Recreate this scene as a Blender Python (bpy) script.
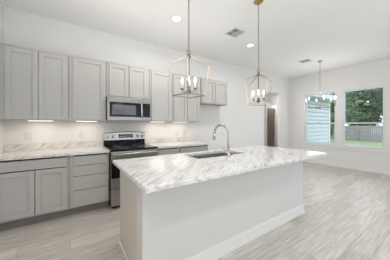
import bpy, bmesh, math, random
from mathutils import Vector, Matrix
random.seed(7)
for o in list(bpy.data.objects): bpy.data.objects.remove(o, do_unlink=True)
scn = bpy.context.scene
COL = scn.collection
R = math.radians

# ------------------------------------------------------------------ camera
cam_d = bpy.data.cameras.new('camera'); cam = bpy.data.objects.new('camera', cam_d); COL.objects.link(cam)
cam.location = (0, 0, 1.31); cam.rotation_euler = (R(90), 0, R(56.0 - 90))
cam_d.sensor_width = 36; cam_d.lens = 36 * 185 / 390; cam_d.shift_y = -5.3 / 390
cam_d.clip_start = .02; cam_d.clip_end = 300
scn.camera = cam

# ------------------------------------------------------------------ world, exposure, large lights
scn.view_settings.view_transform = 'Standard'; scn.view_settings.look = 'None'
scn.view_settings.gamma = 1; scn.view_settings.use_curve_mapping = False
scn.view_settings.exposure = -1.0
W = bpy.data.worlds.new('sky'); scn.world = W; W.use_nodes = True
bg = W.node_tree.nodes['Background']; bg.inputs['Color'].default_value = (.80, .90, 1, 1); bg.inputs['Strength'].default_value = 4.6

def area(name, loc, rot, sx, sy, power, col=(1, 1, 1), spread=180):
    d = bpy.data.lights.new(name, 'AREA'); d.shape = 'RECTANGLE'; d.size = sx; d.size_y = sy
    d.energy = power; d.color = col; d.spread = R(spread)
    o = bpy.data.objects.new(name, d); COL.objects.link(o); o.location = loc; o.rotation_euler = rot
    return o
def downlight(x, y, power, col=(1, .965, .92), size=.13):
    d = bpy.data.lights.new('downlight_beam', 'AREA'); d.shape = 'DISK'; d.size = size; d.energy = power; d.color = col; d.spread = R(165)
    o = bpy.data.objects.new('downlight_beam', d); COL.objects.link(o); o.location = (x, y, 3.03)
# fill light at added patio openings behind the camera; daylight at the dining windows
area('rear_fill', (2.6, -2.45, 1.3), (R(90), 0, 0), 3.4, 2.2, 7, (.88, .945, 1))
area('rear_fill', (5.6, -2.45, 1.3), (R(90), 0, 0), 1.7, 2.2, 9, (.86, .935, 1))
area('window_daylight', (7.02, 2.79, 1.55), (R(90), 0, R(90)), .8, 1.6, 12, (.93, .97, 1))
area('window_daylight', (7.02, 1.70, 1.55), (R(90), 0, R(90)), .8, 1.6, 12, (.93, .97, 1))
# added up-facing lights, unseen, that brighten the ceiling
area('ceiling_fill', (-.1, .6, 1.75), (R(180), 0, 0), 1.2, 1.2, 64, (1, .985, .96))
area('ceiling_fill', (1.2, 2.75, 2.0), (R(180), 0, 0), 2.6, .5, 11, (1, .985, .96))
area('ceiling_fill', (3.9, -1.1, 1.7), (R(180), 0, 0), 1.6, 1.4, 30, (.89, .95, 1))
area('side_fill', (-.83, -1.35, 1.65), (R(90), 0, R(-90)), 1.25, 1.3, 54, (1, .985, .96))  # added side fill, set in the made-up left window
CANS = [(1.444, 2.68), (3.272, 2.68), (-.38, -.25), (1.444, -.25), (3.272, -.25), (5.1, -.25)]
for i, (x, y) in enumerate(CANS): downlight(x, y, (25, 22, 24, 12, 9, 9)[i])

# ------------------------------------------------------------------ materials
def newmat(name):
    m = bpy.data.materials.new(name); m.use_nodes = True
    return m, m.node_tree, m.node_tree.nodes['Principled BSDF']
def mat(name, col, rough=.5, metal=0, noise=.03, scale=8, bump=0, bscale=60, coat=0):
    m, nt, b = newmat(name); N = nt.nodes; L = nt.links
    b.inputs['Roughness'].default_value = rough; b.inputs['Metallic'].default_value = metal
    b.inputs['Coat Weight'].default_value = coat
    tc = N.new('ShaderNodeTexCoord'); n = N.new('ShaderNodeTexNoise'); n.inputs['Scale'].default_value = scale
    n.inputs['Detail'].default_value = 3; L.new(tc.outputs['Object'], n.inputs['Vector'])
    mx = N.new('ShaderNodeMix'); mx.data_type = 'RGBA'
    mx.inputs[6].default_value = tuple(c * (1 - noise) for c in col) + (1,)
    mx.inputs[7].default_value = tuple(min(1, c * (1 + noise)) for c in col) + (1,)
    L.new(n.outputs['Fac'], mx.inputs[0]); L.new(mx.outputs[2], b.inputs['Base Color'])
    if bump:
        n2 = N.new('ShaderNodeTexNoise'); n2.inputs['Scale'].default_value = bscale; L.new(tc.outputs['Object'], n2.inputs['Vector'])
        bp = N.new('ShaderNodeBump'); bp.inputs['Strength'].default_value = bump; bp.inputs['Distance'].default_value = .003
        L.new(n2.outputs['Fac'], bp.inputs['Height']); L.new(bp.outputs['Normal'], b.inputs['Normal'])
    return m
def emat(name, col, st):
    m, nt, b = newmat(name)
    b.inputs['Base Color'].default_value = (.9, .9, .9, 1)
    b.inputs['Emission Color'].default_value = col + (1,); b.inputs['Emission Strength'].default_value = st
    return m
def glassmat(name):
    m, nt, b = newmat(name); N = nt.nodes; L = nt.links
    N.remove(b); out = N['Material Output']
    t = N.new('ShaderNodeBsdfTransparent'); g = N.new('ShaderNodeBsdfGlossy'); g.inputs['Roughness'].default_value = .01
    fr = N.new('ShaderNodeFresnel'); fr.inputs['IOR'].default_value = 1.5
    mx = N.new('ShaderNodeMixShader'); L.new(fr.outputs[0], mx.inputs[0]); L.new(t.outputs[0], mx.inputs[1]); L.new(g.outputs[0], mx.inputs[2])
    L.new(mx.outputs[0], out.inputs['Surface'])
    return m
def marble(name, tint=(.795, .79, .78), vein=(.31, .31, .325), ang=35, rough=.16, sc=1.0):
    m, nt, b = newmat(name); N = nt.nodes; L = nt.links
    b.inputs['Roughness'].default_value = rough
    tc = N.new('ShaderNodeTexCoord'); mp = N.new('ShaderNodeMapping'); mp.inputs['Rotation'].default_value = (0, R(ang), 0) if ang > 0 else (0, 0, R(ang))
    mp.inputs['Scale'].default_value = (sc, sc, sc)
    L.new(tc.outputs['Object'], mp.inputs['Vector'])
    wn = N.new('ShaderNodeTexNoise'); wn.inputs['Scale'].default_value = 2.2; wn.inputs['Detail'].default_value = 5
    L.new(mp.outputs[0], wn.inputs['Vector'])
    st = N.new('ShaderNodeMapping'); st.inputs['Scale'].default_value = (2.0, 19, 19)   # streaks drawn out along one direction
    L.new(mp.outputs[0], st.inputs['Vector'])
    add = N.new('ShaderNodeVectorMath'); add.operation = 'MULTIPLY_ADD'; add.inputs[1].default_value = (.9, 2.6, 2.6)
    L.new(wn.outputs['Color'], add.inputs[0]); L.new(st.outputs[0], add.inputs[2])
    n1 = N.new('ShaderNodeTexNoise'); n1.inputs['Scale'].default_value = 1.6; n1.inputs['Detail'].default_value = 6; n1.inputs['Roughness'].default_value = .62
    L.new(add.outputs[0], n1.inputs['Vector'])
    r1 = N.new('ShaderNodeValToRGB'); e = r1.color_ramp.elements
    e[0].position = .46; e[0].color = (0, 0, 0, 1); e[1].position = .72; e[1].color = (1, 1, 1, 1)
    L.new(n1.outputs['Fac'], r1.inputs[0])
    n2 = N.new('ShaderNodeTexNoise'); n2.inputs['Scale'].default_value = 3.2; n2.inputs['Detail'].default_value = 7; n2.inputs['Roughness'].default_value = .6
    L.new(add.outputs[0], n2.inputs['Vector'])
    r2 = N.new('ShaderNodeValToRGB'); e = r2.color_ramp.elements
    e[0].position = .475; e[0].color = (0, 0, 0, 1); e[1].position = .5; e[1].color = (1, 1, 1, 1)
    x = r2.color_ramp.elements.new(.525); x.color = (0, 0, 0, 1)
    L.new(n2.outputs['Fac'], r2.inputs[0])
    # fine veins only where a broad patch mask allows
    mk = N.new('ShaderNodeTexNoise'); mk.inputs['Scale'].default_value = 1.7; mk.inputs['Detail'].default_value = 2; L.new(mp.outputs[0], mk.inputs['Vector'])
    rm = N.new('ShaderNodeValToRGB'); e = rm.color_ramp.elements; e[0].position = .45; e[1].position = .65; L.new(mk.outputs['Fac'], rm.inputs[0])
    mu = N.new('ShaderNodeMath'); mu.operation = 'MULTIPLY'; L.new(r2.outputs[0], mu.inputs[0]); L.new(rm.outputs[0], mu.inputs[1])
    a = N.new('ShaderNodeMath'); a.operation = 'MULTIPLY_ADD'; a.inputs[1].default_value = .85; L.new(r1.outputs[0], a.inputs[0])
    mu2 = N.new('ShaderNodeMath'); mu2.operation = 'MULTIPLY'; mu2.inputs[1].default_value = .9; L.new(mu.outputs[0], mu2.inputs[0])
    L.new(mu2.outputs[0], a.inputs[2])
    mx = N.new('ShaderNodeMix'); mx.data_type = 'RGBA'; mx.clamp_factor = True
    mx.inputs[6].default_value = tint + (1,); mx.inputs[7].default_value = vein + (1,)
    L.new(a.outputs[0], mx.inputs[0]); L.new(mx.outputs[2], b.inputs['Base Color'])
    return m
def plankmat(name):
    m, nt, b = newmat(name); N = nt.nodes; L = nt.links
    b.inputs['Roughness'].default_value = .38
    tc = N.new('ShaderNodeTexCoord')
    br = N.new('ShaderNodeTexBrick'); br.offset = .37; br.offset_frequency = 2
    br.inputs['Color1'].default_value = (.545, .51, .47, 1); br.inputs['Color2'].default_value = (.685, .65, .61, 1)
    br.inputs['Mortar'].default_value = (.32, .295, .265, 1); br.inputs['Scale'].default_value = 1
    br.inputs['Mortar Size'].default_value = .0022; br.inputs['Mortar Smooth'].default_value = .3; br.inputs['Bias'].default_value = 0
    br.inputs['Brick Width'].default_value = 1.22; br.inputs['Row Height'].default_value = .18
    L.new(tc.outputs['Object'], br.inputs['Vector'])
    mp = N.new('ShaderNodeMapping'); mp.inputs['Scale'].default_value = (1.3, 16, 1); L.new(tc.outputs['Object'], mp.inputs['Vector'])
    n = N.new('ShaderNodeTexNoise'); n.inputs['Scale'].default_value = 2.2; n.inputs['Detail'].default_value = 6; n.inputs['Roughness'].default_value = .65
    L.new(mp.outputs[0], n.inputs['Vector'])
    r = N.new('ShaderNodeValToRGB'); e = r.color_ramp.elements; e[0].position = .3; e[0].color = (.66, .645, .63, 1); e[1].position = .7; e[1].color = (1.12, 1.12, 1.12, 1)
    L.new(n.outputs['Fac'], r.inputs[0])
    mx = N.new('ShaderNodeMix'); mx.data_type = 'RGBA'; mx.blend_type = 'MULTIPLY'; mx.inputs[0].default_value = 1
    L.new(br.outputs['Color'], mx.inputs[6]); L.new(r.outputs[0], mx.inputs[7]); L.new(mx.outputs[2], b.inputs['Base Color'])
    return m
def dull(m, v):
    m.node_tree.nodes['Principled BSDF'].inputs['Specular IOR Level'].default_value = v; return m
M = dict(
    wall=mat('wall_paint', (.77, .762, .748), .75, noise=.01, bump=.06, bscale=120),
    wall_dim=mat('wall_paint_dimmed', (.675, .67, .655), .7, noise=.01, bump=.06, bscale=120),  # wall paint darkened so the half wall looks less lit
    mwsteel=mat('microwave_stainless', (.33, .32, .31), .34, 1, noise=.06, scale=20),
    ceil=mat('ceiling_paint', (.86, .857, .85), .85, noise=.01, bump=.08, bscale=90),
    trim=mat('trim_paint', (.80, .795, .785), .35, noise=.01),
    cab=mat('cabinet_grey_paint', (.495, .489, .470), .38, noise=.02),
    kick=mat('toe_kick_shaded_grey', (.24, .225, .205), .5, noise=.05),  # cabinet grey darkened to carry the shade of the recess
    inner=mat('cabinet_underside', (.50, .42, .33), .5, noise=.08),
    endp=mat('island_end_panel', (.63, .585, .535), .42, noise=.03),
    steel=mat('brushed_stainless', (.45, .44, .425), .32, 1, noise=.05, scale=30),
    bright=mat('bright_handle_steel', (.68, .67, .65), .25, 1, noise=.03),
    steeld=mat('sink_stainless', (.50, .50, .49), .33, 1, noise=.05, scale=20),
    chrome=mat('polished_nickel', (.50, .49, .475), .22, 1, noise=.01),
    black=dull(mat('black_glass', (.006, .006, .006), .12, noise=.05), .22),
    blackm=dull(mat('black_enamel', (.014, .014, .014), .35, noise=.05), .3),
    glassy=mat('microwave_door_window', (.10, .10, .11), .12, noise=.1, coat=.3),
    brass=mat('aged_brass', (.42, .29, .13), .3, 1, noise=.12, scale=20),
    gold=mat('champagne_gold_metal', (.47, .39, .315), .32, 1, noise=.06, scale=20),
    bronze=mat('dark_pewter_metal', (.25, .215, .19), .38, 1, noise=.08, scale=20),
    plate=mat('switch_plate_plastic', (.72, .665, .645), .35, noise=.01),
    slot=mat('dark_slot', (.06, .06, .06), .6, noise=.05),
    vent=mat('vent_enamel', (.74, .735, .725), .5, noise=.02),
    vdark=mat('vent_duct', (.42, .42, .42), .7, noise=.05),
    vinyl=mat('white_vinyl_frame', (.73, .76, .78), .35, noise=.01),
    door=mat('taupe_door_paint', (.175, .145, .115), .45, noise=.05),
    sleeve=mat('candle_sleeve', (.85, .84, .80), .5, noise=.01),
    bark=mat('tree_bark', (.14, .10, .07), .9, noise=.2, bump=.6, bscale=20),
    leaf=mat('tree_leaves', (.19, .29, .165), .6, noise=.45, scale=3),
    leafl=mat('bush_leaves', (.16, .26, .13), .6, noise=.4, scale=4),
    grass=mat('lawn_grass', (.28, .38, .20), .9, noise=.3, scale=5, bump=.6, bscale=40),
    fence=mat('weathered_fence_wood', (.30, .29, .285), .85, noise=.35, scale=6, bump=.4, bscale=20),
    shing=mat('grey_roof_shingles', (.20, .19, .18), .9, noise=.2, bump=.5, bscale=25),
    siding=mat('pale_lap_siding', (.56, .61, .65), .6, noise=.02),
    bulb=emat('lit_candle_bulb', (1, .95, .86), 9),
    lens=emat('lit_downlight_lens', (1, .98, .94), 7),
    bar=emat('lit_diffuser', (1, .94, .85), 5),
    disp=emat('display_digits', (.9, .55, .25), .35),
    glass=glassmat('window_glass'), marble=marble('marble_island_top', ang=-38),
    marble2=marble('marble_wall_counter', (.80, .78, .755), (.33, .30, .285), ang=40, sc=1.6), floor=plankmat('grey_oak_planks'))

# ------------------------------------------------------------------ mesh helpers
class MB:
    def __init__(s): s.bm = bmesh.new()
    def box(s, x0, x1, y0, y1, z0, z1, bev=0, mi=0):
        b = bmesh.new(); bmesh.ops.create_cube(b, size=1)
        bmesh.ops.scale(b, vec=(abs(x1 - x0), abs(y1 - y0), abs(z1 - z0)), verts=b.verts)
        bmesh.ops.translate(b, vec=((x0 + x1) / 2, (y0 + y1) / 2, (z0 + z1) / 2), verts=b.verts)
        if bev: bmesh.ops.bevel(b, geom=b.edges[:], offset=bev, segments=2, affect='EDGES', profile=.5)
        return s.merge(b, mi)
    def merge(s, b, mi=0, smooth=False):
        for f in b.faces: f.material_index = mi; f.smooth = smooth
        me = bpy.data.meshes.new('t'); b.to_mesh(me); b.free(); s.bm.from_mesh(me); bpy.data.meshes.remove(me); return s
    def lathe(s, prof, c=(0, 0, 0), seg=20, axis=None, mi=0, smooth=True):
        b = bmesh.new(); rings = []
        for r, z in prof:
            rings.append([b.verts.new((r * math.cos(2 * math.pi * k / seg), r * math.sin(2 * math.pi * k / seg), z)) for k in range(seg)])
        for a, q in zip(rings, rings[1:]):
            for k in range(seg): b.faces.new((a[k], a[(k + 1) % seg], q[(k + 1) % seg], q[k]))
        if prof[0][0] > 1e-5: b.faces.new(rings[0][::-1])
        if prof[-1][0] > 1e-5: b.faces.new(rings[-1])
        bmesh.ops.remove_doubles(b, verts=b.verts, dist=1e-6)
        if axis is not None:
            q = Vector((0, 0, 1)).rotation_difference(Vector(axis)).to_matrix(); bmesh.ops.rotate(b, cent=(0, 0, 0), matrix=q, verts=b.verts)
        bmesh.ops.translate(b, vec=c, verts=b.verts)
        bmesh.ops.recalc_face_normals(b, faces=b.faces)
        return s.merge(b, mi, smooth)
    def tube(s, pts, r, seg=8, mi=0, closed=False, smooth=True, sq=False):
        pts = [Vector(p) for p in pts]; n = len(pts); b = bmesh.new(); rings = []
        if sq: seg = 4; smooth = False
        rr = r if isinstance(r, (list, tuple)) else [r] * n
        up = None
        for i, p in enumerate(pts):
            if closed: d = (pts[(i + 1) % n] - pts[i - 1])
            else: d = (pts[min(i + 1, n - 1)] - pts[max(i - 1, 0)])
            d.normalize()
            if up is None: up = d.orthogonal().normalized() if abs(d.z) > .95 else Vector((0, 0, 1))
            u = (up - d * up.dot(d)).normalized(); v = d.cross(u); up = u
            off = math.pi / 4 if sq else 0
            rings.append([b.verts.new(p + (u * math.cos(off + 2 * math.pi * k / seg) + v * math.sin(off + 2 * math.pi * k / seg)) * rr[i]) for k in range(seg)])
        for i in range(n if closed else n - 1):
            a, q = rings[i], rings[(i + 1) % n]
            for k in range(seg): b.faces.new((a[k], a[(k + 1) % seg], q[(k + 1) % seg], q[k]))
        if not closed: b.faces.new(rings[0][::-1]); b.faces.new(rings[-1])
        bmesh.ops.recalc_face_normals(b, faces=b.faces)
        return s.merge(b, mi, smooth)
    def build(s, name, mats, parent=None, loc=None, **kw):
        if not isinstance(mats, (list, tuple)): mats = [mats]
        me = bpy.data.meshes.new(name)
        if loc is not None: bmesh.ops.translate(s.bm, vec=(-Vector(loc)), verts=s.bm.verts)
        s.bm.to_mesh(me); s.bm.free()
        for m in mats: me.materials.append(m)
        o = bpy.data.objects.new(name, me); COL.objects.link(o)
        if loc is not None: o.location = loc
        if parent is not None:
            o.parent = parent
            o.matrix_parent_inverse = Matrix.Translation(-(parent.location if parent.parent is None else Vector((0, 0, 0))))
        for k, v in kw.items(): o[k] = v
        return o
def tag(o, label, cat, group=None):
    o['label'] = label; o['category'] = cat
    if group: o['group'] = group
    return o
def thing(name, label, cat, loc, group=None):
    o = bpy.data.objects.new(name, None); COL.objects.link(o); o.location = loc; o.empty_display_size = .1
    return tag(o, label, cat, group)
def struct(mb, name, mats, parent=None):
    return mb.build(name, mats, parent, **({} if parent else {'kind': 'structure'}))

# ------------------------------------------------------------------ room shell
XL, XR, YB, YF, ZC = -.81, 6.92, 3.83, -2.6, 3.05
OP0, OP1, OPZ = 5.37, 6.33, 2.43            # cased-free opening into the hall
WINS = [(2.36, 3.29), (1.26, 2.19)]; WZ0, WZ1 = .66, 2.375
b = MB(); b.box(XL - .15, XR + .15, YF - .15, YB + .12, -.12, 0); b.box(XL + 5, 10.2, YB + .12, 5.05, -.12, 0)
struct(b, 'floor', M['floor'])
b = MB(); b.box(XL - .15, XR + .15, YF - .15, YB + .12, ZC, ZC + .12); struct(b, 'ceiling', M['ceil'])
LW = (-2.0, -.7, .95, 2.35)                 # made-up left wall opening, behind the camera, added for side light
b = MB(); b.box(XL - .15, XL, YF, LW[0], 0, ZC); b.box(XL - .15, XL, LW[1], YB + .12, 0, ZC); b.box(XL - .15, XL, LW[0], LW[1], 0, LW[2]); b.box(XL - .15, XL, LW[0], LW[1], LW[3], ZC)
struct(b, 'wall_left', M['wall'])
b = MB(); x = XL - .12
b.box(x, x + .05, LW[0], LW[0] + .05, LW[2], LW[3]); b.box(x, x + .05, LW[1] - .05, LW[1], LW[2], LW[3]); b.box(x, x + .05, LW[0] + .05, LW[1] - .05, LW[2], LW[2] + .05); b.box(x, x + .05, LW[0] + .05, LW[1] - .05, LW[3] - .05, LW[3])
f = struct(b, 'window_5', M['vinyl'])
g = MB(); g.box(x + .02, x + .025, LW[0] + .05, LW[1] - .05, LW[2] + .05, LW[3] - .05); g.build('glass_pane', M['glass'], f)
b = MB(); b.box(XL, OP0, YB, YB + .12, 0, ZC); b.box(OP1, XR + .15, YB, YB + .12, 0, ZC); b.box(OP0, OP1, YB, YB + .12, OPZ, ZC)
struct(b, 'wall_back', M['wall'])
b = MB(); T = .15
ys = [YF, WINS[1][0], WINS[1][1], WINS[0][0], WINS[0][1], YB]
b.box(XR, XR + T, ys[0], ys[1], 0, ZC); b.box(XR, XR + T, ys[2], ys[3], 0, ZC); b.box(XR, XR + T, ys[4], ys[5], 0, ZC)
for y0, y1 in WINS: b.box(XR, XR + T, y0, y1, 0, WZ0); b.box(XR, XR + T, y0, y1, WZ1, ZC)
struct(b, 'wall_right', M['wall'])
PD = [(.9, 4.3, 0.02, 2.4), (4.75, 6.45, .02, 2.4)]  # unseen rear patio openings, added to bring in light
b = MB()
b.box(XL, PD[0][0], YF - .15, YF, 0, ZC); b.box(PD[0][1], PD[1][0], YF - .15, YF, 0, ZC); b.box(PD[1][1], XR + .15, YF - .15, YF, 0, ZC)
for x0, x1, z0, z1 in PD: b.box(x0, x1, YF - .15, YF, z1, ZC)
struct(b, 'wall_front', M['wall'])
for i, (x0, x1, z0, z1) in enumerate(PD):
    b = MB(); n = 3 if i == 0 else 2; w = (x1 - x0) / n
    for k in range(n):
        a = x0 + k * w; c = a + w
        b.box(a, a + .06, YF - .1, YF - .05, z0, z1); b.box(c - .06, c, YF - .1, YF - .05, z0, z1)
        b.box(a + .06, c - .06, YF - .1, YF - .05, z0, z0 + .08); b.box(a + .06, c - .06, YF - .1, YF - .05, z1 - .06, z1)
    f = struct(b, 'window_%d' % (i + 3), M['vinyl'])  # glazing frames of the added rear openings
    g = MB(); g.box(x0 + .06, x1 - .06, YF - .08, YF - .075, z0 + .08, z1 - .06); g.build('glass_pane', M['glass'], f)
# baseboards
def bboard(x0, x1, y0, y1, axis, side, name, parent=None):
    b = MB(); h = .135; t = .014
    if axis == 'x':
        s_ = side; b.box(x0, x1, y0, y0 + s_ * t, 0.001, h - .012); b.box(x0, x1, y0, y0 + s_ * (t - .005), h - .012, h); b.box(x0, x1, y0, y0 + s_ * (t + .012), 0.001, .018)
    else:
        s_ = side; b.box(x0, x0 + s_ * t, y0, y1, 0.001, h - .012); b.box(x0, x0 + s_ * (t - .005), y0, y1, h - .012, h); b.box(x0, x0 + s_ * (t + .012), y0, y1, 0.001, .018)
    return struct(b, name, M['trim'], parent)
bboard(XR - .001, 0, YF + .03, YB - .03, 'y', -1, 'baseboard_right')
bboard(2.50, OP0, YB - .001, 0, 'x', -1, 'baseboard_back')
bboard(OP1, XR - .03, YB - .001, 0, 'x', -1, 'baseboard_corner')
bboard(XL + .001, 0, YF + .03, 3.10, 'y', 1, 'baseboard_left')
# hall beyond the opening
b = MB(); DX0, DX1, DZ = 7.06, 7.64, 2.03
b.box(4.3, DX0, 4.9, 5.02, 0, 2.6); b.box(DX1, 10.05, 4.9, 5.02, 0, 2.6); b.box(DX0, DX1, 4.9, 5.02, DZ, 2.6)
struct(b, 'wall_hall', M['wall'])
b = MB(); b.box(4.15, 4.3, 3.95, 5.02, 0, 2.6); b.box(10.05, 10.2, 3.95, 5.02, 0, 2.6); b.box(7.07, 10.2, 3.83, 3.95, 0, 2.6); struct(b, 'wall_hall_end', M['wall'])
b = MB(); b.box(4.15, 10.2, 3.95, 5.05, 2.6, 2.68); struct(b, 'ceiling_hall', M['ceil'])
b = MB(); c = .105
b.box(DX0 - c, DX0, 4.88, 4.9, 0, DZ + c + .02); b.box(DX1, DX1 + c, 4.88, 4.9, 0, DZ + c + .02); b.box(DX0, DX1, 4.88, 4.9, DZ, DZ + c + .02)
b.box(DX0 - c - .015, DX1 + c + .015, 4.87, 4.9, DZ + c + .02, DZ + c + .045)
struct(b, 'trim_1', M['trim'])
b = MB(); b.box(DX0 + .004, DX1 - .004, 4.915, 4.955, .01, DZ - .004)
for z0, z1 in ((.2, .95), (1.1, 1.9)):
    b.box(DX0 + .1, DX1 - .1, 4.908, 4.915, z0, z1, .004)
d = struct(b, 'door_1', M['door'])
b = MB(); b.lathe([(.028, 0), (.028, .006), (.011, .01), (.011, .03), (.027, .04), (.027, .055), (.012, .064)], (DX1 - .055, 4.915, .95), 16, (0, -1, 0)); b.build('door_knob', M['bronze'], d)
for hx, hy in ((5.0, 4.4), (8.5, 4.35)):      # added fill lights brightening the hall, out of sight beside the opening
    pl = bpy.data.lights.new('hall_fill', 'POINT'); pl.energy = 32; pl.shadow_soft_size = .12; pl.color = (1, .97, .93)
    po = bpy.data.objects.new('hall_fill', pl); COL.objects.link(po); po.location = (hx, hy, 2.2)

# windows
def window(i, y0, y1):
    xo = XR + .045; zm = 1.355; fw = .03
    b = MB()
    b.box(xo, XR + T, y0, y0 + fw, WZ0, WZ1); b.box(xo, XR + T, y1 - fw, y1, WZ0, WZ1)
    b.box(xo, XR + T, y0 + fw, y1 - fw, WZ0, WZ0 + fw * .8); b.box(xo, XR + T, y0 + fw, y1 - fw, WZ1 - fw * .7, WZ1)
    w = struct(b, 'window_%d' % i, M['vinyl'])
    for nm, z0, z1, xx in (('lower_sash', WZ0 + .036, zm + .02, XR + .06), ('upper_sash', zm - .02, WZ1 - .032, XR + .095)):
        b = MB(); a0, a1 = y0 + fw, y1 - fw; s = .02
        b.box(xx, xx + .03, a0, a0 + s, z0, z1); b.box(xx, xx + .03, a1 - s, a1, z0, z1)
        b.box(xx, xx + .03, a0 + s, a1 - s, z0, z0 + s + .006); b.box(xx, xx + .03, a0 + s, a1 - s, z1 - s - .006, z1)
        sh = b.build(nm, M['vinyl'], w)
        g = MB(); g.box(xx + .012, xx + .017, a0 + s, a1 - s, z0 + s, z1 - s); g.build('glass_pane', M['glass'], sh)
    b = MB(); b.box(XR + .058, XR + .085, (y0 + y1) / 2 - .04, (y0 + y1) / 2 + .04, zm + .02, zm + .035, .003); b.build('sash_lock', M['bronze'], w)
    b = MB(); b.box(XR - .035, XR + .045, y0 - .03, y1 + .03, WZ0 - .022, WZ0 + .001, .004)
    b.build('window_sill', M['trim'], w)
for i, (y0, y1) in enumerate(WINS): window(i + 1, y0, y1)
b = MB(); b.box(XR - .018, XR - .001, 1.19, 3.36, .56, .637, .004); b.box(XR - .024, XR - .001, 1.185, 3.365, .56, .574, .003); struct(b, 'trim_2', M['trim'])

# ------------------------------------------------------------------ cabinets
def shaker(x0, x1, z0, z1, yf, parent, name='door', rail=.057, flat=False):
    t = .02; b = MB()
    if flat:
        b.box(x0, x1, yf, yf + t, z0, z1, .002)
    else:
        b.box(x0, x0 + rail, yf, yf + t, z0, z1, .0018); b.box(x1 - rail, x1, yf, yf + t, z0, z1, .0018)
        b.box(x0 + rail, x1 - rail, yf, yf + t, z0, z0 + rail, .0018); b.box(x0 + rail, x1 - rail, yf, yf + t, z1 - rail, z1, .0018)
        r = rail; q = .007
        b.box(x0 + r, x1 - r, yf + .014, yf + .019, z0 + r, z1 - r)
        for a in ((x0 + r, x0 + r + q, z0 + r, z1 - r), (x1 - r - q, x1 - r, z0 + r, z1 - r), (x0 + r, x1 - r, z0 + r, z0 + r + q), (x0 + r, x1 - r, z1 - r - q, z1 - r)):
            b.box(a[0], a[1], yf + .005, yf + .015, a[2], a[3])
    return b.build(name, M['cab'], parent)
UY = 3.49
def upper(x0, x1, z0, z1, doors, label, grp='grey wall cabinets'):
    t = thing('wall_cabinet', label, 'cabinet', ((x0 + x1) / 2, YB - .17, z0), grp)
    b = MB(); b.box(x0 + .003, x1 - .003, UY, YB - .002, z0 + .02, z1)
    b.box(x0 + .001, x1 - .001, UY, UY + .02, z0, z0 + .02); b.box(x0 + .001, x0 + .017, UY + .02, YB - .002, z0, z0 + .02); b.box(x1 - .017, x1 - .001, UY + .02, YB - .002, z0, z0 + .02)
    b.build('cabinet_body', M['cab'], t)
    b = MB(); b.box(x0 + .018, x1 - .018, UY + .021, YB - .003, z0 + .014, z0 + .0195); b.build('underside', M['inner'], t, label='wood-toned cabinet underside')
    for a, c in doors: shaker(a, c, z0 + .014, z1 - .032, UY - .0205, t)
    b = MB(); b.box(x0 + .001, x1 - .001, UY - .012, UY - .0005, z1 - .026, z1, .003); b.build('top_moulding', M['cab'], t)
    return t
UZ0, UZ1 = 1.375, 2.402
upper(XL + .001, -.018, UZ0, UZ1, [(-.727, -.386), (-.377, -.04)], 'tall double-door grey wall cabinet at the left wall, farthest left of the run')
upper(-.017, .512, UZ0, UZ1, [(.036, .484)], 'single-door tall grey wall cabinet left of the microwave')
upper(.514, 1.276, 1.80, UZ1, [(.558, .878), (.898, 1.228)], 'short two-door grey wall cabinet directly above the microwave')
upper(1.278, 1.786, UZ0, UZ1, [(1.316, 1.745)], 'single-door tall grey wall cabinet just right of the microwave')
upper(1.788, 2.50, UZ0, UZ1, [(1.815, 2.133), (2.149, 2.472)], 'tall double-door grey wall cabinet right of the microwave, next to the short end cabinet')
upper(2.512, 3.372, 1.81, UZ1, [(2.542, 2.928), (2.944, 3.342)], 'short grey two-door cabinet at the right end above the empty refrigerator gap')
BY = 3.17
def base(x0, x1, label, fronts):
    t = thing('base_cabinet', label, 'cabinet', ((x0 + x1) / 2, 3.5, 0), 'grey base cabinets')
    b = MB(); b.box(x0 + .021, x1 - .021, BY + .0505, YB - .02, .134, .872); b.build('carcass', mat('carcass_seam_shade', (.10, .09, .08), .7), t, label='carcass darkened for shade in the reveals')  # carcass coloured dark to put shade into the door and drawer gaps
    b = MB(); b.box(x0 + .002, x0 + .02, BY + .05, YB - .002, .115, .874); b.box(x1 - .02, x1 - .002, BY + .05, YB - .002, .115, .874); b.box(x0 + .02, x1 - .02, BY + .05, YB - .002, .115, .133)
    fx = min(f[1] for f in fronts) + .012; gx = max(f[2] for f in fronts) - .012
    b.box(x0 + .002, fx, BY, BY + .05, .115, .874); b.box(gx, x1 - .002, BY, BY + .05, .115, .874); b.box(fx, gx, BY, BY + .05, .115, .148)
    b.build('cabinet_body', M['cab'], t)
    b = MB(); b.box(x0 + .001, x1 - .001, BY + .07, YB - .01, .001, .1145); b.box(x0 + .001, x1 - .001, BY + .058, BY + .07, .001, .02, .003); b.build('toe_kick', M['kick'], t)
    for kind, a, c, z0, z1 in fronts: shaker(a, c, z0, z1, BY - .0205, t, kind, flat=(kind == 'drawer'))
    return t
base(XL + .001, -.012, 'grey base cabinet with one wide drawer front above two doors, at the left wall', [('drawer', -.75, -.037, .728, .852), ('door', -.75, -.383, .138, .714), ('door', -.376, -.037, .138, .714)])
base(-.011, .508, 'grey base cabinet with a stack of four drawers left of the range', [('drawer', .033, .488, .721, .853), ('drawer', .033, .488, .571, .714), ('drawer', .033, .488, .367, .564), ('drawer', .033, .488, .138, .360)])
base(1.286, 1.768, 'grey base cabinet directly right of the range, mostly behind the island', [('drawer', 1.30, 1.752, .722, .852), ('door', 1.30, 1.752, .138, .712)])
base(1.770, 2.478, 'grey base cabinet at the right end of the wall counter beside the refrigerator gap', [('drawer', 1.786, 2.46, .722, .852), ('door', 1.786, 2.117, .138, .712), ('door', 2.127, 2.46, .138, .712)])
def counter(x0, x1, label):
    b = MB(); b.box(x0, x1, 3.12, YB - .002, .8755, .914, .004)
    t = b.build('countertop', M['marble2'], None, (0, 0, 0)); tag(t, label, 'countertop', 'marble wall counters')
    b = MB(); b.box(x0, x1, YB - .023, YB - .0025, .9145, 1.012, .002); b.build('backsplash', M['marble2'], t)
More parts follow.
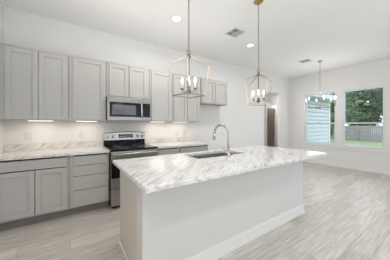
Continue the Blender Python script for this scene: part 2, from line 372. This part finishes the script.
counter(XL + .002, .509, 'grey-veined marble countertop with low backsplash left of the range')
counter(1.283, 2.492, 'grey-veined marble countertop with low backsplash between the range and refrigerator gap')

# ------------------------------------------------------------------ range
RX0, RX1 = .514, 1.274; RY = 3.04
t = thing('electric_range', 'freestanding stainless and black glass-top electric range between the grey base cabinets', 'range', ((RX0 + RX1) / 2, 3.45, 0))
b = MB(); b.box(RX0, RX1, RY + .03, YB - .03, .04, .905); b.box(RX0 + .03, RX1 - .03, RY + .08, YB - .1, .001, .04)
b.build('oven_body', M['blackm'], t)
b = MB(); b.box(RX0 - .002, RX1 + .002, RY + .005, YB - .10, .905, .925, .004)
ck = b.build('cooktop', M['black'], t)
rm_ = mat('burner_ring_print', (.25, .25, .26), .3)
for x, y, r in ((RX0 + .2, RY + .2, .105), (RX0 + .2, RY + .46, .08), (RX1 - .2, RY + .2, .08), (RX1 - .2, RY + .46, .105)):
    b = MB(); b.tube([(x + r * math.cos(a * math.pi / 16), y + r * math.sin(a * math.pi / 16), .9255) for a in range(32)], .0012, 4, closed=True); b.build('burner_ring', rm_, ck)
b = MB(); b.box(RX0 + .002, RX1 - .002, YB - .10, YB - .03, .925, 1.03, .003); b.build('backguard', M['black'], t)
# stainless control panel, gently arched top
b = MB(); bm2 = bmesh.new(); n = 14; fr = []; bk = []
for k in range(n + 1):
    x = RX0 + .002 + (RX1 - RX0 - .004) * k / n; zt = 1.150 + .018 * math.sin(math.pi * k / n)
    fr.append((bm2.verts.new((x, YB - .115, 1.022)), bm2.verts.new((x, YB - .100, zt)))); bk.append((bm2.verts.new((x, YB - .03, 1.022)), bm2.verts.new((x, YB - .03, zt))))
for k in range(n):
    bm2.faces.new((fr[k][0], fr[k + 1][0], fr[k + 1][1], fr[k][1])); bm2.faces.new((fr[k][1], fr[k + 1][1], bk[k + 1][1], bk[k][1]))
    bm2.faces.new((bk[k][0], bk[k][1], bk[k + 1][1], bk[k + 1][0])); bm2.faces.new((fr[k][0], bk[k][0], bk[k + 1][0], fr[k + 1][0]))
bm2.faces.new((fr[0][0], fr[0][1], bk[0][1], bk[0][0])); bm2.faces.new((fr[n][0], bk[n][0], bk[n][1], fr[n][1]))
bmesh.ops.recalc_face_normals(bm2, faces=bm2.faces); b.merge(bm2)
cp = b.build('control_panel', M['steel'], t)
b = MB(); b.tube([(RX0 + .002 + (RX1 - RX0 - .004) * k / n, YB - .102, 1.153 + .018 * math.sin(math.pi * k / n)) for k in range(n + 1)], .006, 6); b.build('panel_edge', M['blackm'], cp)
b = MB(); b.box(RX0 + .25, RX1 - .25, YB - .119, YB - .106, 1.062, 1.125, .002); dsp = b.build('display', M['black'], cp)
b = MB()
for k in range(6): b.box(RX0 + .275 + k * .036, RX0 + .295 + k * .036, YB - .1205, YB - .1185, 1.085, 1.097)
b.build('display_digits', M['disp'], dsp)
for kx in (.06, .15, .61, .70):
    b = MB(); b.lathe([(.024, 0), (.024, .006), (.019, .01), (.017, .028), (.012, .03)], (RX0 + kx, YB - .112, 1.085), 18, (0, -1, .12)); b.box(RX0 + kx - .003, RX0 + kx + .003, YB - .150, YB - .137, 1.07, 1.106, .001)
    b.build('knob', M['steel'], cp)
b = MB(); b.box(RX0 + .002, RX1 - .002, RY, RY + .03, .775, .89, .004); b.box(RX0 + .002, RX1 - .002, RY, RY + .03, .325, .478, .004)
b.box(RX0 + .002, RX0 + .032, RY, RY + .03, .478, .775); b.box(RX1 - .032, RX1 - .002, RY, RY + .03, .478, .775)
dr = b.build('oven_door', M['steel'], t)
b = MB(); b.box(RX0 + .004, RX1 - .004, RY - .003, RY + .012, .482, .772, .002); b.build('door_window', M['black'], dr)
b = MB(); b.tube([(RX0 + .03, RY - .05, .855), (RX1 - .03, RY - .05, .855)], .013, 12)
for x in (RX0 + .07, RX1 - .07): b.box(x - .012, x + .012, RY - .046, RY + .004, .846, .864, .003)
b.build('handle', M['bright'], dr)
b = MB(); b.box(RX0 + .002, RX1 - .002, RY + .002, RY + .03, .055, .315, .004); b.box(RX0 + .08, RX1 - .08, RY - .012, RY + .004, .285, .30, .003); b.build('warming_drawer', M['steel'], t)

# ------------------------------------------------------------------ microwave
MX0, MX1, MY, MZ0, MZ1 = .516, 1.274, 3.40, 1.385, 1.797
t = thing('microwave', 'stainless over-the-range microwave mounted above the stove', 'microwave', ((MX0 + MX1) / 2, 3.6, MZ0))
b = MB(); b.box(MX0, MX1, MY + .02, YB - .002, MZ0, MZ1, .003); b.build('microwave_body', M['mwsteel'], t)
b = MB(); b.box(MX0 + .03, MX1 - .03, MY + .06, YB - .05, MZ0 - .004, MZ0 + .001)
for k in range(10): b.box(MX0 + .08 + k * .025, MX0 + .09 + k * .025, MY + .1, MY + .3, MZ0 - .006, MZ0 - .003)
b.build('grease_filter', M['inner'], t)
b = MB(); xd = 1.112
b.box(MX0, MX1, MY, MY + .02, MZ1 - .075, MZ1, .003); b.build('top_vent', M['mwsteel'], t)
b = MB(); zb0, zb1 = MZ0 + .07, MZ1 - .115
b.box(MX0, xd, MY - .004, MY + .02, MZ0, zb0, .002); b.box(MX0, xd, MY - .004, MY + .02, zb1, MZ1 - .077, .002)
b.box(MX0, MX0 + .035, MY - .004, MY + .02, zb0, zb1); b.box(xd - .075, xd, MY - .004, MY + .02, zb0, zb1)
dr = b.build('microwave_door', M['mwsteel'], t)
b = MB(); b.box(MX0 + .035, xd - .005, MY - .007, MY + .01, zb0 - .006, zb1 + .02, .002); dw = b.build('door_glass', M['black'], dr)
b = MB(); b.box(MX0 + .075, xd - .12, MY - .009, MY - .006, zb0 + .03, zb1 - .025); b.build('door_mesh_window', M['glassy'], dw)
b = MB(); b.tube([(xd - .028, MY - .045, MZ0 + .05), (xd - .028, MY - .05, MZ0 + .12), (xd - .028, MY - .05, MZ1 - .16), (xd - .028, MY - .045, MZ1 - .09)], .011, 10)
for z in (MZ0 + .075, MZ1 - .12): b.box(xd - .036, xd - .02, MY - .045, MY - .002, z - .01, z + .01, .002)
b.build('handle', M['bright'], dr)
b = MB(); b.box(xd + .003, MX1, MY - .003, MY + .02, MZ0, MZ1 - .077, .002); k_ = b.build('control_panel', M['mwsteel'], t)
b = MB(); b.box(xd + .008, MX1 - .012, MY - .006, MY, zb0 - .006, zb1 + .02, .002)
b.build('keypad', M['black'], k_)

# ------------------------------------------------------------------ outlets, under-cabinet lights
def outlet(x, z, w, label, kind='outlet'):
    b = MB(); y = YB - .001; b.box(x - w / 2, x + w / 2, y - .006, y, z - .058, z + .058, .002)
    o = b.build('wall_outlet' if kind == 'outlet' else 'light_switch', M['plate'], None, (0, 0, 0)); tag(o, label, kind, 'white wall plates over the counters')
    n = 2 if w > .08 else 1
    for k in range(n):
        cx = x + (k - (n - 1) / 2) * .038; b = MB()
        b.box(cx - .014, cx + .014, y - .0085, y - .0055, z - .034, z + .034, .001)
        if kind == 'outlet':
            r = b.build('receptacle', M['plate'], o)
            for dz in (-.018, .018):
                for dx in (-.006, .006): b = MB(); b.box(cx + dx - .0012, cx + dx + .0012, y - .0095, y - .008, z + dz - .004, z + dz + .006); b.build('socket_slot', M['slot'], r)
        else: b.build('rocker', M['plate'], o)
outlet(-.543, 1.135, .088, 'wide white double switch plate above the left counter, near the left wall', 'switch')
outlet(.165, 1.135, .075, 'white outlet plate above the drawer cabinet, left of the range')
outlet(2.07, 1.10, .072, 'white outlet plate above the right counter, the left one of two')
outlet(2.29, 1.10, .072, 'white outlet plate above the right counter, the right one of two')
for x0, x1, lb in ((-.52, -.215, 'lit light bar under the double-door cabinet by the left wall'), (.07, .39, 'lit light bar under the single-door cabinet left of the microwave'),
                   (1.34, 1.66, 'lit light bar under the single-door cabinet right of the microwave'), (1.86, 2.24, 'lit light bar under the double-door cabinet right of the microwave')):
    y = 3.62; t = thing('under_cabinet_light', lb, 'light', ((x0 + x1) / 2, y, UZ0), 'under-cabinet light bars')
    b = MB(); b.box(x0, x1, y - .035, y + .035, UZ0 - .006, UZ0 + .0135, .003); b.build('housing', M['plate'], t)
    b = MB(); b.box(x0 + .008, x1 - .008, y - .03, y + .03, UZ0 - .0105, UZ0 - .0055, .002); b.build('diffuser', M['bar'], t)
    area('bar_glow', ((x0 + x1) / 2, y, UZ0 - .014), (0, 0, 0), x1 - x0, .05, 1.6, (1, .89, .76))

# ------------------------------------------------------------------ island
t = thing('kitchen_island', 'long island base with white painted half wall and grey-taupe left end panel', 'island', (1.7, 1.8, 0))
IX0, IX1 = .456, 2.885
b = MB(); b.box(IX0, IX1, 1.39, 1.535, .001, .877); b.build('half_wall', M['wall_dim'], t, label='white painted half wall')
for a, c in ((IX0 + .004, IX0 + .022), (IX1 - .022, IX1 - .004)):
    b = MB(); b.box(a, c, 1.536, 2.175, .001, .877); b.build('end_panel', M['endp'], t)
b = MB(); b.box(IX0 + .023, 1.20, 1.536, 2.15, .115, .877); b.box(2.08, IX1 - .023, 1.536, 2.15, .115, .877); b.box(1.20, 2.08, 1.536, 2.15, .115, .64); b.box(1.20, 2.08, 2.147, 2.15, .64, .877)
b.build('cabinet_body', M['cab'], t)
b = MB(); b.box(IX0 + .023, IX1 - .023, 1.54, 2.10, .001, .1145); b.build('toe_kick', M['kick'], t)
xs = [IX0 + .03, 1.20, 1.62, 2.04, 2.46, IX1 - .03]
for a, c in zip(xs, xs[1:]):
    bb = MB(); bb.box(a + .006, c - .006, 2.1505, 2.17, .138, .855, .003); bb.build('door', M['cab'], t)
b = MB(); h = .135
b.box(IX0 - .014, IX1 + .014, 1.376, 1.39, .001, h - .014); b.box(IX0 - .009, IX1 + .009, 1.381, 1.39, h - .014, h)
b.box(IX0 - .026, IX1 + .026, 1.364, 1.376, .001, .018, .004)
b.box(IX1, IX1 + .014, 1.39, 1.535, .001, h)
b.build('baseboard', M['trim'], t)
b = MB(); b.box(IX0 - .008, IX0 + .004, 1.5365, 2.175, .001, .018, .003); b.build('shoe_moulding', M['trim'], t)
b = MB(); b.box(IX0 - .012, IX0 - .0002, 1.395, 1.56, .815, .8765, .003); b.box(IX0 - .018, IX0 - .0002, 1.39, 1.57, .852, .8765, .003); b.build('cap_trim', M['trim'], t)
# slab with sink cut-out
SX0, SX1, SY0, SY1 = .392, 3.02, 1.13, 2.235; CX0, CX1, CY0, CY1 = 1.24, 2.045, 1.755, 2.125
bm2 = bmesh.new(); xs = [SX0, CX0, CX1, SX1]; yy = [SY0, CY0, CY1, SY1]; V = {}
for iz, z in enumerate((.8775, .914)):
    for i, x in enumerate(xs):
        for j, y in enumerate(yy): V[i, j, iz] = bm2.verts.new((x, y, z))
for i in range(3):
    for j in range(3):
        if (i, j) == (1, 1): continue
        bm2.faces.new((V[i, j, 1], V[i + 1, j, 1], V[i + 1, j + 1, 1], V[i, j + 1, 1])); bm2.faces.new((V[i, j, 0], V[i, j + 1, 0], V[i + 1, j + 1, 0], V[i + 1, j, 0]))
for i in range(3):
    bm2.faces.new((V[i, 0, 0], V[i + 1, 0, 0], V[i + 1, 0, 1], V[i, 0, 1])); bm2.faces.new((V[i, 3, 0], V[i, 3, 1], V[i + 1, 3, 1], V[i + 1, 3, 0]))
    bm2.faces.new((V[0, i, 0], V[0, i, 1], V[0, i + 1, 1], V[0, i + 1, 0])); bm2.faces.new((V[3, i, 0], V[3, i + 1, 0], V[3, i + 1, 1], V[3, i, 1]))
bm2.faces.new((V[1, 1, 0], V[1, 1, 1], V[2, 1, 1], V[2, 1, 0])); bm2.faces.new((V[1, 2, 0], V[2, 2, 0], V[2, 2, 1], V[1, 2, 1]))
bm2.faces.new((V[1, 1, 0], V[1, 2, 0], V[1, 2, 1], V[1, 1, 1])); bm2.faces.new((V[2, 1, 0], V[2, 1, 1], V[2, 2, 1], V[2, 2, 0]))
bmesh.ops.recalc_face_normals(bm2, faces=bm2.faces)
sh = [e for e in bm2.edges if len(e.link_faces) == 2 and e.calc_face_angle(0) > 1]
bmesh.ops.bevel(bm2, geom=sh, offset=.004, segments=2, affect='EDGES', profile=.5)
b = MB(); b.merge(bm2); o = b.build('island_countertop', M['marble'], None, (0, 0, 0)); tag(o, 'big white marble slab with grey veins on the island, overhanging the half wall', 'countertop')
# undermount sink
t = thing('kitchen_sink', 'rectangular stainless undermount sink set in the island countertop', 'sink', (1.63, 1.94, .66))
bm2 = bmesh.new(); w = .004
def ringv(x0, x1, y0, y1, z): return [bm2.verts.new(p) for p in ((x0, y0, z), (x1, y0, z), (x1, y1, z), (x0, y1, z))]
r = [ringv(CX0 - .02, CX1 + .02, CY0 - .02, CY1 + .003, .877), ringv(CX0 - .002, CX1 + .002, CY0 - .002, CY1 + .0015, .877), ringv(CX0 + .006, CX1 - .006, CY0 + .006, CY1 - .004, .68), ringv(CX0 + .03, CX1 - .03, CY0 + .03, CY1 - .03, .662)]
for a, c in zip(r, r[1:]):
    for k in range(4): bm2.faces.new((a[k], a[(k + 1) % 4], c[(k + 1) % 4], c[k]))
bm2.faces.new(r[-1]); bmesh.ops.recalc_face_normals(bm2, faces=bm2.faces)
b = MB(); b.merge(bm2); b.build('basin', M['steeld'], t)
b = MB(); b.lathe([(.045, 0), (.045, .003), (.036, .004), (.03, .0015), (0, .0015)], (1.63, 1.95, .6622), 24); b.build('drain', M['chrome'], t)
# faucet
FX, FY = 1.632, 1.675
t = thing('faucet', 'tall brushed gooseneck pull-down faucet on the island beside the sink', 'faucet', (FX, FY, .914))
b = MB(); b.lathe([(.029, .9145), (.029, .922), (.022, .926), (.021, .985), (.017, .995), (.0135, 1.0)], (FX, FY, 0), 24); b.build('faucet_base', M['chrome'], t)
dv = Vector((-.18, .98, 0)).normalized(); ra = .112; zc = 1.195; P = [(FX, FY, .99), (FX, FY, 1.08)]
for k in range(17):
    a = math.pi * k / 16; q = Vector((FX, FY, zc)) + dv * (ra * (1 - math.cos(a))) + Vector((0, 0, ra * math.sin(a))); P.append(tuple(q))
b = MB(); b.tube(P, .0135, 14); b.build('spout', M['chrome'], t)
e = Vector(P[-1]); b = MB(); b.tube([e + Vector((0, 0, .004)), e - Vector((0, 0, .03)), e - Vector((0, 0, .075)) + dv * .004, e - Vector((0, 0, .085)) + dv * .004], [.0155, .0165, .0175, .015], 14); b.build('spray_head', M['chrome'], t)
b = MB(); b.tube([(FX - .015, FY, .965), (FX - .05, FY, .968)], .014, 12); b.tube([(FX - .045, FY, .968), (FX - .062, FY - .0, .985), (FX - .082, FY + .006, 1.035)], [.008, .0065, .005], 10); b.build('lever_handle', M['chrome'], t)

# ------------------------------------------------------------------ ceiling fixtures
for i, (x, y) in enumerate(CANS):
    lb = ['round lit recessed ceiling light nearer the camera, above the range aisle', 'round lit recessed ceiling light farther right, below the square vent'][i] if i < 2 else 'round recessed ceiling light in the row over the camera side of the room'
    t = thing('recessed_light', lb, 'ceiling light', (x, y, ZC), 'recessed ceiling lights' if i < 2 else 'recessed lights over the near side')
    b = MB(); b.tube([(x + .078 * math.cos(a * math.pi / 16), y + .078 * math.sin(a * math.pi / 16), ZC - .004) for a in range(32)], .009, 8, closed=True); b.build('trim_ring', M['trim'], t)
    b = MB(); b.lathe([(0, -.004), (.05, -.005), (.066, -.001), (.066, -.0005), (0, -.0005)], (x, y, ZC), 28); b.build('lens', M['lens'], t)
def vent(x, y, s, label):
    t = thing('ceiling_vent', label, 'vent', (x, y, ZC), 'ceiling vents')
    b = MB(); h = s / 2; f = .035
    b.box(x - h, x + h, y - h, y - h + f, ZC - .008, ZC - .0005, .002); b.box(x - h, x + h, y + h - f, y + h, ZC - .008, ZC - .0005, .002)
    b.box(x - h, x - h + f, y - h + f, y + h - f, ZC - .008, ZC - .0005); b.box(x + h - f, x + h, y - h + f, y + h - f, ZC - .008, ZC - .0005)
    b.build('frame', M['vent'], t)
    q = h - f; b = MB(); b.box(x - q, x + q, y - q, y + q, ZC - .002, ZC - .0006); b.build('duct', M['vdark'], t)
    # four-way louvres: each quarter throws its own way
    for sx, sy in ((-1, -1), (1, -1), (-1, 1), (1, 1)):
        b = MB(); along = (sx * sy > 0)
        for k in range(5):
            u = (k + .5) * q / 5
            bm3 = bmesh.new(); g = .0115
            if along:
                vs = [(x + sx * .006, y + sy * (u - g), ZC - .003), (x + sx * q, y + sy * (u - g), ZC - .003), (x + sx * q, y + sy * (u + g * .6), ZC - .013), (x + sx * .006, y + sy * (u + g * .6), ZC - .013)]
            else:
                vs = [(x + sx * (u - g), y + sy * .006, ZC - .003), (x + sx * (u - g), y + sy * q, ZC - .003), (x + sx * (u + g * .6), y + sy * q, ZC - .013), (x + sx * (u + g * .6), y + sy * .006, ZC - .013)]
            fc = bm3.faces.new([bm3.verts.new(v) for v in vs]); bmesh.ops.solidify(bm3, geom=[fc], thickness=.001); b.merge(bm3)
        b.build('louvre_set', M['vent'], t)
    b = MB(); b.box(x - .006, x + .006, y - q, y + q, ZC - .012, ZC - .002); b.box(x - q, x + q, y - .006, y + .006, ZC - .012, ZC - .002); b.build('cross_bar', M['vent'], t)
vent(2.585, 2.475, .30, 'square four-way ceiling vent between the two lantern pendants')
vent(5.34, 2.50, .30, 'small far ceiling vent beside the dining chandelier canopy')

def lantern(x, y, rot, zs, label, rt=.222, rb=.174, rc=None):
    t = thing('lantern_pendant', label, 'pendant light', (x, y, ZC), 'open-cage lantern pendants over the island')
    za, zt, zb = 2.050 + zs, 1.952 + zs, 1.622 + zs
    T4 = [Vector((x + rt * math.cos(rot + k * math.pi / 2), y + rt * math.sin(rot + k * math.pi / 2), zt)) for k in range(4)]
    B4 = [Vector((x + rb * math.cos(rot + k * math.pi / 2), y + rb * math.sin(rot + k * math.pi / 2), zb)) for k in range(4)]
    b = MB(); w = .0068; ap = Vector((x, y, za))
    for k in range(4):
        b.tube([B4[k], T4[k]], w, sq=True); b.tube([B4[k], B4[(k + 1) % 4]], w, sq=True)
        b.tube([T4[k], ap + (T4[k] - ap) * .08], w, sq=True)
        b.merge_ball(T4[k], .007); b.merge_ball(B4[k], .007)
    b.build('cage', M['gold'], t)
    b = MB(); b.lathe([(.012, -.03), (.022, -.022), (.022, .008), (.01, .02), (.006, .03)], (x, y, za), 14)
    b.tube([(x - .02, y, za + .02), (x - .022, y, za + .055), (x, y, za + .06), (x + .022, y, za + .055), (x + .02, y, za + .02)], .004, 8); b.build('top_loop', M['bronze'], t)
    b = MB(); b.tube([(x, y, za - .02), (x, y, zb + .07)], .0075, 10); b.build('centre_rod', M['bronze'], t)
    b = MB(); z = za + .045; k = 0
    while z < ZC - .05:
        n = 10; a0 = (k % 2) * math.pi / 2 + .4; pts = []
        for j in range(n):
            a = 2 * math.pi * j / n; u = .0085 * math.cos(a); v = .0215 * math.sin(a) + .0175
            pts.append((x + u * math.cos(a0), y + u * math.sin(a0), z + v))
        b.tube(pts, .0026, 5, closed=True); z += .034; k += 1
    b.build('chain', M['bronze'], t)
    b = MB(); b.lathe([(.006, -.05), (.012, -.042), (.014, -.03), (.045, -.024), (.062, -.012), (.066, -.0005)], (x, y, ZC), 28); b.build('ceiling_canopy', M['brass'], t)
    b = MB(); zc = zb + .05; b.lathe([(.004, -.035), (.012, -.028), (.02, -.01), (.024, .004), (.015, .02), (.009, .03)], (x, y, zc), 16)
    C4 = []
    for k in range(4):
        a = (rot if rc is None else rc) + k * math.pi / 2; d = Vector((math.cos(a), math.sin(a), 0)); p = Vector((x, y, zc)) + d * .07; C4.append(p)
        b.tube([Vector((x, y, zc)), Vector((x, y, zc - .012)) + d * .035, Vector((x, y, zc - .004)) + d * .062, p + Vector((0, 0, .02))], .0045, 8)
        b.lathe([(.006, .012), (.019, .022), (.02, .028), (.012, .029)], tuple(p), 14)
    b.build('candle_cluster', M['bronze'], t)
    for p in C4:
        b = MB(); b.lathe([(.0105, .028), (.0105, .088)], tuple(p), 12); c = b.build('candle_sleeve', M['sleeve'], t)
        b = MB(); b.lathe([(.006, .088), (.0115, .098), (.013, .11), (.0095, .128), (.004, .144), (0, .149)], tuple(p), 12); b.build('bulb', M['bulb'], c)
    l = bpy.data.lights.new('lantern_glow', 'POINT'); l.energy = 2.2; l.specular_factor = .15; l.color = (1, .93, .82); l.shadow_soft_size = .09
    lo = bpy.data.objects.new('lantern_glow', l); COL.objects.link(lo); lo.location = (x, y, zc + .2)
def _ball(s, c, r, mi=0):
    q = bmesh.new(); bmesh.ops.create_icosphere(q, subdivisions=1, radius=r); bmesh.ops.translate(q, vec=c, verts=q.verts); return s.merge(q, mi, True)
MB.merge_ball = _ball
lantern(1.055, 1.685, R(146 - 90), .0, 'nearer open-cage gold lantern pendant with candle bulbs, hanging over the left of the island')
lantern(2.205, 1.665, R(-21), -.025, 'farther open-cage gold lantern pendant, hanging over the right of the island below a brass canopy', .216, .168, R(37))

# dining chandelier
x, y = 5.657, 2.28
t = thing('dining_chandelier', 'slim six-arm chandelier with lit candle bulbs hanging in front of the dining windows', 'chandelier', (x, y, ZC))
b = MB(); b.lathe([(.008, -.035), (.05, -.022), (.065, -.0005)], (x, y, ZC), 24); b.build('ceiling_canopy', M['chrome'], t)
b = MB(); b.tube([(x, y, ZC - .03), (x, y, 1.80)], .007, 8); b.build('stem', M['chrome'], t)
b = MB(); b.lathe([(.005, -.04), (.03, -.025), (.035, 0), (.02, .03), (.008, .05)], (x, y, 1.79), 16); b.build('hub', M['bronze'], t)
fr_ = math.radians(56 - 90)
for k in range(6):
    a = fr_ + math.radians(10 + 60 * k); d = Vector((math.cos(a), math.sin(a), 0)); p = Vector((x, y, 0)) + d * .345
    b = MB(); b.tube([Vector((x, y, 1.79)), Vector((x, y, 1.775)) + d * .15, Vector((x, y, 1.775)) + d * .30, Vector((p.x, p.y, 1.80)), Vector((p.x, p.y, 1.925))], .0065, 8)
    b.lathe([(.008, 1.92), (.022, 1.932), (.022, 1.937), (.01, 1.938)], (p.x, p.y, 0), 12); ar = b.build('arm', M['bronze'] if k % 2 else M['chrome'], t)
    b = MB(); b.lathe([(.011, 1.937), (.011, 1.995)], (p.x, p.y, 0), 12); b.build('candle_sleeve', M['sleeve'], ar)
    b = MB(); b.lathe([(.007, 1.995), (.011, 2.007), (.012, 2.02), (.008, 2.038), (0, 2.052)], (p.x, p.y, 0), 12); b.build('bulb', M['bulb'], ar)
    l = bpy.data.lights.new('candle_glow', 'POINT'); l.energy = 4.2; l.color = (1, .96, .90); l.shadow_soft_size = .012
    lo = bpy.data.objects.new('candle_glow', l); COL.objects.link(lo); lo.location = (p.x, p.y, 2.075)

# ------------------------------------------------------------------ outdoors
GZ = -.28
b = MB(); b.box(XR + .2, 40, -14, 26, GZ - .1, GZ); o = b.build('lawn', M['grass']); tag(o, 'green back lawn seen through the dining windows', 'lawn'); o['kind'] = 'stuff'
# own wing with lap siding beyond the left window
t = thing('house_wing', 'pale blue-white lap-sided wing of the house outside the left window', 'building', (8.7, 3.8, GZ))
b = MB(); z = GZ + .1
bm2 = bmesh.new()
while z < 2.42:
    v = [bm2.verts.new(p) for p in ((XR + .16, 3.735, z), (10.25, 3.735, z), (10.25, 3.758, z + .152), (XR + .16, 3.758, z + .152), (XR + .16, 3.775, z), (10.25, 3.775, z))]
    bm2.faces.new((v[0], v[1], v[2], v[3])); bm2.faces.new((v[0], v[4], v[5], v[1])); z += .17
b.merge(bm2); b.build('siding', M['siding'], t)
b = MB(); b.box(XR + .16, 10.25, 3.776, 3.825, GZ, 2.5); b.build('wall_core', mat('siding_shadow_gap', (.22, .245, .27), .8), t)  # backing coloured dark so the gaps draw lap shadow lines
b = MB(); b.box(10.2, 10.31, 3.72, 3.83, GZ, 2.44); b.build('corner_board', M['trim'], t)
b = MB(); b.box(XR + .16, 10.7, 3.33, 3.745, 2.44, 2.46); b.build('soffit', M['siding'], t)
b = MB(); b.box(XR + .16, 10.7, 3.31, 3.33, 2.40, 2.60); b.box(10.7, 10.72, 3.31, 5.4, 2.40, 2.6); b.build('fascia', M['siding'], t)
b = MB(); bm2 = bmesh.new()
v = [bm2.verts.new(p) for p in ((XR + .16, 3.29, 2.60), (10.74, 3.29, 2.60), (10.74, 5.4, 3.4), (XR + .16, 5.4, 3.4), (XR + .16, 3.29, 2.63), (10.74, 3.29, 2.63), (10.74, 5.4, 3.43), (XR + .16, 5.4, 3.43))]
for f in ((0, 1, 2, 3), (4, 7, 6, 5), (0, 4, 5, 1), (1, 5, 6, 2), (2, 6, 7, 3), (3, 7, 4, 0)): bm2.faces.new([v[i] for i in f])
bmesh.ops.recalc_face_normals(bm2, faces=bm2.faces); b.merge(bm2); b.build('roof', M['shing'], t)
# fence
FXX = 23.0
t = thing('wooden_fence', 'weathered grey board privacy fence across the back lawn', 'fence', (FXX, 4, GZ))
b = MB(); yv = -4.0
while yv < 14:
    h = 1.50 + random.uniform(-.015, .015); b.box(FXX + random.uniform(-.006, .006), FXX + .03, yv, yv + .135, GZ + .03, GZ + h); yv += .146
b.build('board_panel', M['fence'], t)
b = MB()
for z in (.25, .75, 1.3): b.box(FXX + .031, FXX + .07, -4, 14, GZ + z, GZ + z + .09)
b.build('rail', M['fence'], t)
for k in range(7):
    b = MB(); b.box(FXX - .09, FXX - .004, -3.6 + k * 2.4, -3.5 + k * 2.4, GZ, GZ + 1.55); b.build('post', M['fence'], t)
def foliage(name_, cx, cy, cz, rx, ry, rz, n, ls, m, parent=None):
    verts = []; faces = []; rnd = random.Random(int(cx * 100 + cy * 10))
    cl = [tuple(v * rnd.random() ** .4 for v in Vector((rnd.gauss(0, 1), rnd.gauss(0, 1), rnd.gauss(0, 1))).normalized()) for _ in range(60)]
    for _ in range(n):
        c = rnd.choice(cl); p = Vector((c[0] + rnd.gauss(0, .17), c[1] + rnd.gauss(0, .17), c[2] + rnd.gauss(0, .12)))
        if p.length > 1: p *= rnd.uniform(.8, 1) / p.length
        q = Vector((cx + p.x * rx, cy + p.y * ry, cz + p.z * rz))
        u = Vector((rnd.gauss(0, 1), rnd.gauss(0, 1), rnd.gauss(0, 1))).normalized(); v = u.orthogonal().normalized(); s = ls * rnd.uniform(.6, 1.3)
        i = len(verts); verts += [q - u * s, q + v * s * .45, q + u * s, q - v * s * .45]; faces.append((i, i + 1, i + 2, i + 3))
    me = bpy.data.meshes.new(name_); me.from_pydata([tuple(v) for v in verts], [], faces); me.materials.append(m)
    o = bpy.data.objects.new(name_, me); COL.objects.link(o)
    if parent is not None: o.parent = parent; o.matrix_parent_inverse = Matrix.Translation(-parent.location)
    return o
TREES = [(27.0, 3.4, 11, 'broad leafy tree behind the fence at the right edge of the right window', .9), (27.5, 7.2, 12, 'leafy tree behind the fence near the middle of the right window', 1.04),
         (27.0, 11.0, 11.5, 'leafy tree behind the fence at the left side of the right window', 1.03), (27.5, 14.9, 12, 'leafy tree behind the fence seen beyond the left window', 1.0)]
TREES += [(36, 2.2, 15, 'taller tree in the far row, behind the right edge of the right window', 1.27), (36.5, 8.4, 15.5, 'taller tree in the far row, behind the middle of the right window', 1.27), (36, 14.0, 15, 'taller tree in the far row, between the two windows', 1.27), (36.5, 19.6, 15.5, 'taller tree in the far row, seen beyond the left window', 1.27)]
for tx, ty, th, lb, cs in TREES:
    t = thing('leafy_tree', lb, 'tree', (tx, ty, GZ), 'trees behind the fence')
    b = MB(); b.tube([(tx, ty, GZ + .005), (tx + .1, ty, GZ + 1.5), (tx - .05, ty + .1, GZ + th * .5), (tx + .1, ty, GZ + th * .8)], [.2, .16, .1, .03], 10)
    for k in range(6):
        a = k * 1.05; z = GZ + 1.8 + k * .6; b.tube([(tx, ty, z), (tx + .7 * math.cos(a), ty + .7 * math.sin(a), z + .5), (tx + 1.3 * math.cos(a), ty + 1.3 * math.sin(a), z + 1.3)], [.07, .045, .015], 6)
    b.build('trunk', M['bark'], t)
    foliage('crown', tx, ty, GZ + th * .495, 1.85 * cs * cs, 1.9 * cs * cs * .86, th * .45, 8000, .34 * cs, M['leaf'], t)
t = thing('garden_bush', 'tall green bush on the lawn outside the left window, in front of the fence', 'bush', (20.0, 7.55, GZ))
b = MB(); b.tube([(20.0, 7.55, GZ + .005), (20.0, 7.55, GZ + 1.6)], [.06, .02], 8); b.build('stem', M['bark'], t)
foliage('foliage', 20.0, 7.555, GZ + 1.6, .75, .85, 1.5, 3500, .11, M['leafl'], t)
